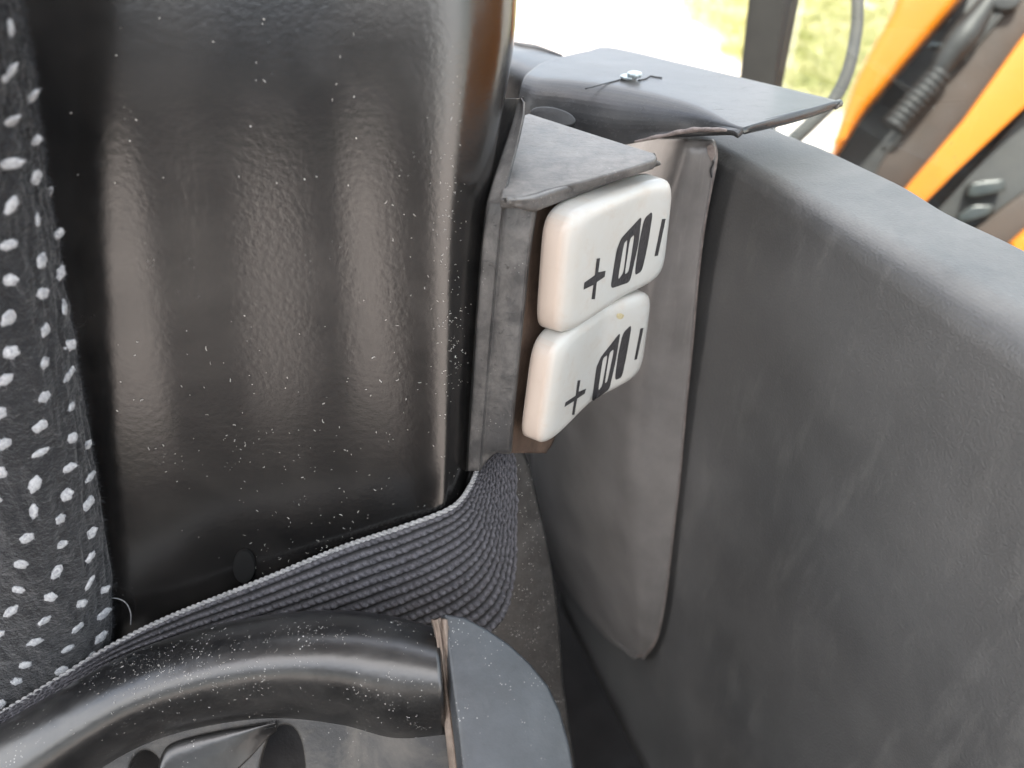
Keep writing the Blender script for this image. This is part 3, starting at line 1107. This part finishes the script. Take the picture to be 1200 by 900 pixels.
# ================================================================== FLAP-SHAPED TRIM COLUMN
cp = con_edge(845, 195)
CON2 = Plane(E1 + CON_N * .005, CON_N)
COLP = Plane(CON2.on(812, 400, .003), (-.52, -1, .0))
cl_, col_planes = [], []
col_at = lambda x, y, h: min(col_planes, key=lambda q: abs(q[0] - y))[1].on(x, y, h)
for y, L_, R_ in ((163, 728, 835), (167, 724, 838), (185, 712, 840), (225, 690, 833), (270, 668, 825), (330, 646, 818), (400, 637, 812), (480, 630, 804), (560, 630, 797), (620, 640, 790), (680, 664, 783), (720, 688, 777), (748, 712, 770), (764, 734, 760), (770, 744, 755)):
    w = R_ - L_
    q = min(1, w / 120)
    COLP = Plane(CON2.on(R_, y, .003), (-.52, -1, .0))
    col_planes.append((y, COLP))
    cl_.append([COLP.on(L_ - 6 * q, y, -.13), COLP.on(L_, y, -.095 * q), COLP.on(L_ + .18 * w, y, -.052 * q), COLP.on(L_ + .42 * w, y, -.017 * q), COLP.on(L_ + .66 * w, y, .0050 * q), COLP.on(L_ + .86 * w, y, .0048 * q), COLP.on(R_ - 4 * q, y, .0034 * q),
                COLP.on(R_ - 1, y, .0018 * q), COLP.on(R_, y, -.0015), COLP.on(R_ - 2, y, -.010)])
column = thing('trim_column', 'tapered grey brown trim column with a worn pale edge, behind the switches', 'trim', COLP.on(750, 770))
sheet('column_shell', patch(cl_, 110, 80), .002, M['column'], column)
# chipped rim at the top right corner and worn edge line
tube('worn_edge', [col_at(x, y, .0008) for x, y in ((836, 166), (839, 185), (832, 225), (824, 270), (817, 330), (811, 400), (803, 480), (796, 560), (789, 620), (782, 680), (776, 720), (769, 748), (759, 765), (748, 769))], .0008, M['torn'], column, 8, 80)
chip = prism('chip', [[(828, 172), (833, 168), (837, 172), (838, 182), (834, 190), (831, 184), (829, 180)]], Plane(col_at(833, 180, .005), COLP.n), .0016, M['torn'], column, .0004)
tube('crack', [col_at(x, y, .0045) for x, y in ((831, 181), (834, 186), (836, 191), (833, 199), (834, 208))], .00045, M['dark'], column, 6, 20)

# ================================================================== LID AND ITS SCREW
def lv(x, y, dz=0.0):
    return level(x, y, Z_LID + dz)
lid_rows, hem = [], []
for back, mid_, front, ybot, rr_ in (((659, 66), (632, 75), (618, 86), 172, .016), ((690, 59), (655, 76), (638, 90), 178, .017), ((717, 55), (692, 76), (678, 93), 180, .018),
                                     ((800, 74), (768, 88), (744, 102), 170, .018), ((880, 93), (846, 107), (816, 122), 153, .010), ((940, 107), (896, 127), (858, 144), 148.5, .0025), ((985, 118), (930, 133), (872, 149), 152, .002)):
    f3 = lv(*front)
    hd = f3 - lv(*mid_)
    hd[2] = 0
    hd = unit(hd)
    row = [lv(*back) - np.array([0, 0, .0035]), lv(*back), lv(*back) * .5 + lv(*mid_) * .5, lv(*mid_)]
    arc = [f3 + hd * rr_ * math.sin(R(t)) - np.array([0, 0, rr_ * (1 - math.cos(R(t)))]) for t in np.linspace(0, 86, 14)]
    arc = [q for q in arc if proj(q)[1] <= ybot + .5] or [f3]
    row += arc
    while len(row) < 18:
        q = row[-1] + hd * .0002 - np.array([0, 0, .0001])
        row.append(q)
    dz = 0.0
    while proj(row[17] - np.array([0, 0, dz]))[1] < ybot:
        dz += .0005
    row.append(row[17] + hd * .0005 - np.array([0, 0, dz * .5 + .0002]))
    row.append(row[17] + hd * .001 - np.array([0, 0, dz + .0004]))
    hem.append(row[-1])
    lid_rows.append(row)
lid = thing('plastic_hood', 'grey black angular hood with a blue sheen and one screw, above the switches', 'lid', lv(760, 110, -.035))
sheet('hood_shell', linear(catmull(np.asarray(lid_rows), 90, 0), 110, 1), .0025, M['lid'], lid)
# right-hand lip
tube('right_lip', [lv(872, 151, -.0022), lv(930, 137, -.0022), lv(984, 121, -.0022)], [.0022, .0024, .0018], M['lid'], lid, 10, 24)
# torn front edge
te = catmull(np.array(hem[3:6]), 14)
te = te[2:] + rng.normal(0, .00022, (12, 3)) - FWD * .0004
tube('torn_edge', te, [.0004, .0007, .0010, .0008, .0011, .0010, .0012, .0009, .0011, .0010, .0010, .0006], M['torn'], lid, 8, 60)
# dark oval plate for the shade in a recess low on the lid's front
ov = []
for a in np.linspace(0, 2 * np.pi, 24, endpoint=False):
    ov.append((648 + 27 * math.cos(a), 136 + 11 * math.sin(a) + .18 * 27 * math.cos(a)))
OVP = Plane(P(648, 136, .345), -FWD + UP * .1)
prism('oval_recess_shade', [ov], OVP, .004, M['dark'], lid, .001)
sc_c = lv(740, 92, .0006)
screw = thing('screw', 'small zinc screw with an offset washer in the angular hood', 'screw', sc_c)
def disc(name, c, r, h, mat, parent, bevel=.0004):
    lp = [c + np.array([r * math.cos(a), r * math.sin(a), 0]) for a in np.linspace(0, 2 * np.pi, 28, endpoint=False)]
    return prism(name, [lp], Plane(c, (0, 0, 1)), h, mat, parent, bevel, raw=True, h=h)
disc('washer', sc_c + np.array([-.0012, .0008, 0]), .0042, .0012, M['steel'], screw)
disc('screw_head', sc_c + np.array([.0012, -.0006, .0009]), .0036, .0022, M['steel'], screw, .0007)
tube('crack', [lv(x, y, .0003) for x, y in ((686, 104), (705, 99), (724, 94), (732, 92))], .00028, M['dark'], lid, 6, 16)
tube('crack', [lv(x, y, .0003) for x, y in ((748, 94), (757, 92), (762, 89), (768, 90), (776, 91))], .00028, M['dark'], lid, 6, 16)

# dark rounded housing carrying on behind the lid
bk = []
for x, y0_, y1_ in ((590, 48, 60), (610, 54, 68), (632, 58, 74), (650, 63, 74), (662, 67, 76)):
    a = level(x, y0_, Z_LID - .006)
    b = level(x, y1_, Z_LID - .005)
    bk.append([a - np.array([0, 0, .03]), a - np.array([0, 0, .004]), a, b, b + (b - a) * .6 + np.array([0, 0, -.004]), b + (b - a) * .8 + np.array([0, 0, -.014]), b + (b - a) * .8 + np.array([0, 0, -.05])])
hs_ = sheet('console_housing', patch(bk, 40, 40), .003, M['lid'])
tag(hs_, 'dark rounded housing running on behind the angular hood', 'housing')

# ================================================================== OUTSIDE: WINDOW POST, HOSE, GLASS, MACHINE ARM
post = []
for y, x0, x1, x2 in ((-120, 891, 930, 950), (0, 878, 920, 937), (110, 866, 905, 915), (430, 832, 864, 872), (800, 800, 828, 834)):
    dd = .80
    post.append([P(x0 + 4, y, dd + .05), P(x0, y, dd), P(x0 + .5, y, dd), P(x1 - .5, y, dd), P(x1, y, dd), P(x1 + 1, y, dd + .004), P(x2, y, dd + .025), P(x2, y, dd + .06)])
PG = linear(linear(np.asarray(post), 20, 0), 36, 1)
po = sheet('window_post', PG, .004, M['post'])
tag(po, 'black upright window post outside beyond the hood', 'post')
hose = tube('hose', [P(1003, -60, .62), P(1005, 0, .60), P(1003, 40, .59), P(993, 85, .575), P(976, 118, .56), P(952, 143, .55), P(925, 168, .54), P(890, 200, .53)], .0046, M['hose'], None, 16, 80)
tag(hose, 'thin black hose hanging in a curve by the orange arm', 'hose')

gp0 = level(1035, 207, Z_CON) - CON_N * .012
gp = [gp0 + CON_DIR * .10 + np.array([0, 0, -.01]), gp0 - CON_DIR * .5 + np.array([0, 0, -.01]), gp0 - CON_DIR * .5 + np.array([0, 0, .5]), gp0 + CON_DIR * .10 + np.array([0, 0, .5])]
pane = thing('window_pane', 'dusty side window pane above the console', 'window pane', gp0)
prism('glass', [gp], Plane(gp0, CON_N), .004, M['glass'], pane, raw=True, smooth=False)
tube('seal', [gp0 + CON_DIR * .12 + np.array([0, 0, -.012]), gp0 - CON_DIR * .5 + np.array([0, 0, -.012])], .003, M['rubber'], pane, 10, 10)

# machine arm: two orange cheeks with a dark channel between them
ARM = Plane(P(1080, 120, 1.25), (-.35, -.85, .42))
arm = thing('machine_arm', 'orange steel machine arm with a dark channel, seen through the window', 'machine arm', ARM.on(1060, 260))
prism('orange_cheek', [smooth_loop([(1030, -60), (1052, -60)], 2).tolist() if False else [(1062, -40), (1046, 12), (1034, 34), (1018, 62), (1000, 100), (988, 135), (979, 162), (976, 185), (986, 172), (1017, 124), (1123, 0), (1158, -42)]], ARM, .16, M['orange'], arm, .016, 4)
prism('orange_cheek', [[(1330, -110), (1200, 42), (1130, 140), (1062, 220), (1040, 250), (1060, 262), (1086, 236), (1120, 202), (1200, 127), (1330, 20)]], ARM, .10, M['orange'], arm, .004, 2, h=-.01)
prism('channel_floor', [[(1158, -42), (1017, 124), (960, 200), (960, 900), (1150, 1000), (1500, 1000), (1500, -60)]], ARM, .02, M['dark'], arm, .002, h=-.13)
prism('brown_plate', [[(1212, -30), (1190, 0), (1112, 92), (1040, 178), (1020, 215), (1062, 224), (1132, 138), (1202, 40), (1240, -10)]], ARM, .03, M['rust'], arm, .003, h=-.035)
prism('channel_edge', [[(1204, -30), (1183, -4), (1105, 88), (1034, 172), (1038, 176), (1110, 92), (1188, 0), (1210, -26)]], ARM, .03, M['rubber'], arm, .002, h=-.020)
prism('arm_plate', [[(1128, 214), (1204, 128), (1330, 40), (1400, 900), (1030, 900), (1050, 300)]], ARM, .02, M['rubber'], arm, .002, h=-.055)
prism('brown_plate', [[(1230, 205), (1150, 262), (1120, 290), (1200, 320), (1290, 250)]], ARM, .03, M['rust'], arm, .003, h=-.03)
prism('orange_cheek', [[(1186, 285), (1200, 272), (1260, 225), (1300, 330), (1190, 330)]], ARM, .05, M['orange'], arm, .004, h=-.005)
# unseen machine body added at right so its orange reflects in the panel edge
bx_ = box('reflected_body', (.95, -.55, .75), (1.9, .55, 1.98), M['orange'], arm, .05)
A0, A1 = ARM.on(1046, 150, -.018), ARM.on(1103, 84, -.018)
ax = A1 - A0
npl = 10
pts, rads = [], []
for i in range(npl * 8 + 1):
    f = i / (npl * 8)
    pts.append(A0 + ax * f)
    rads.append(.0225 * (1 - .14 * f) * (.84 + .16 * abs(math.sin(math.pi * f * npl)) ** .7))
tube('bellows', pts, rads, M['rubber'], arm, 28, smooth_path=False)
tube('rod_guard', [ARM.on(1098, 88, -.02), ARM.on(1112, 66, -.02), ARM.on(1130, 42, -.02), ARM.on(1150, 14, -.025), ARM.on(1172, -16, -.03)], [.014, .021, .024, .017, .014], M['rubber'], arm, 18, 40)
prism('pivot_boss', [[(1178 + 20 * math.cos(a), -2 + 14 * math.sin(a)) for a in np.linspace(0, 6.2, 20)]], ARM, .03, M['rubber'], arm, .004, h=-.012)
prism('work_lamp', [rounded([(1137, 214), (1178, 209), (1180, 224), (1134, 232)], 4, .2)], ARM, .04, M['lens'], arm, .003, h=-.012)
prism('lamp_bracket', [rounded([(1122, 252), (1140, 240), (1168, 240), (1160, 252), (1140, 258), (1125, 262)], 4, .25)], ARM, .03, M['lens'], arm, .003, h=-.015)

# ================================================================== LINT: crumbs and fibres lying on the glossy parts
deps = bpy.context.evaluated_depsgraph_get()
def bvh_of(o):
    w = world_loc(o)
    me = o.data
    v = np.empty(len(me.vertices) * 3)
    me.vertices.foreach_get('co', v)
    v = v.reshape(-1, 3) + w
    return BVHTree.FromPolygons(v.tolist(), [list(p.vertices) for p in me.polygons])
LV, LF = [], []
def fibre(p, n, length, width, curl):
    a = rng.normal(size=3)
    t = unit(a - n * (a @ n))
    b = np.cross(n, t)
    k = 5 if length > .0012 else 3
    th = 0.0
    q = p + n * width * .6
    path = []
    for i in range(k):
        path.append(q.copy())
        th += rng.normal(0, curl)
        q = q + (t * math.cos(th) + b * math.sin(th)) * length / (k - 1) + n * rng.normal(.02, .05) * length
    base = len(LV)
    for i, c in enumerate(path):
        d = unit(path[min(i + 1, k - 1)] - path[max(i - 1, 0)])
        s1 = np.cross(d, n)
        w = width * (1 if 0 < i < k - 1 else .55)
        LV.extend([c - s1 * w * .5, c + s1 * w * .5, c + n * w * .6])
    for i in range(k - 1):
        for j in range(3):
            a0, a1 = base + i * 3 + j, base + i * 3 + (j + 1) % 3
            LF.append([a0, a1, a1 + 3, a0 + 3])
    LF.append([base, base + 1, base + 2])
    LF.append([base + 3 * k - 3, base + 3 * k - 2, base + 3 * k - 1])
def scatter(o, n, pick, ls=(.0003, .0016), ws=(.00009, .00022), curl=.5):
    bv = bvh_of(o)
    for _ in range(n):
        x, y = pick()
        hit = bv.ray_cast(Vector(C0), Vector(unit(ray(x, y))))
        if hit[0] is None:
            continue
        nn = np.array(hit[1])
        if nn @ ray(x, y) > 0:
            nn = -nn
        L_ = ls[0] + (ls[1] - ls[0]) * rng.random() ** 3
        fibre(np.array(hit[0]), nn, L_, rng.uniform(*ws), curl)
G_ = lambda cx, cy, sx, sy: (lambda: (rng.normal(cx, sx), rng.normal(cy, sy)))
U_ = lambda x0, x1, y0, y1: (lambda: (rng.uniform(x0, x1), rng.uniform(y0, y1)))
scatter(panel_face, 26, U_(80, 420, 0, 220), (.0005, .0013), (.0002, .00042))
scatter(panel_face, 55, G_(330, 440, 110, 70), (.0003, .0020), (.00012, .0003))
scatter(panel_face, 60, G_(310, 530, 60, 22), (.0003, .0014))
scatter(panel_face, 35, G_(400, 590, 90, 35), (.0003, .0015))
scatter(panel_face, 60, G_(345, 640, 50, 22), (.0003, .0017))
scatter(panel_face, 120, G_(525, 330, 11, 95), (.0003, .0013))
scatter(panel_face, 45, G_(532, 420, 7, 25), (.0003, .0012))
scatter(panel_face, 40, U_(450, 540, 100, 560), (.0003, .0016))
scatter(tube_o, 420, G_(190, 785, 70, 22), (.0002, .0011), (.00008, .0002))
scatter(tube_o, 150, G_(360, 742, 90, 11), (.0002, .001), (.00008, .00018))
scatter(tube_o, 160, U_(20, 500, 760, 870), (.0002, .0013), (.00008, .00018))
scatter(prism_o, 330, U_(600, 665, 540, 880), (.0003, .0012), (.0001, .00024))
scatter(column, 0, U_(0, 1, 0, 1)) if False else None
lint = mesh_obj('lint', LV, LF, M['lint'], None, False)
lint['kind'] = 'stuff'
# one long loose hair by the cushion's lower corner
hair = tube('loose_thread', [PAN.on(x, y, .004) for x, y in ((122, 703), (135, 701), (147, 706), (153, 718), (153, 732))], .00022, M['cord'], None, 6, 24)
tag(hair, 'short curled loose thread lying beside the cushion corner', 'thread')
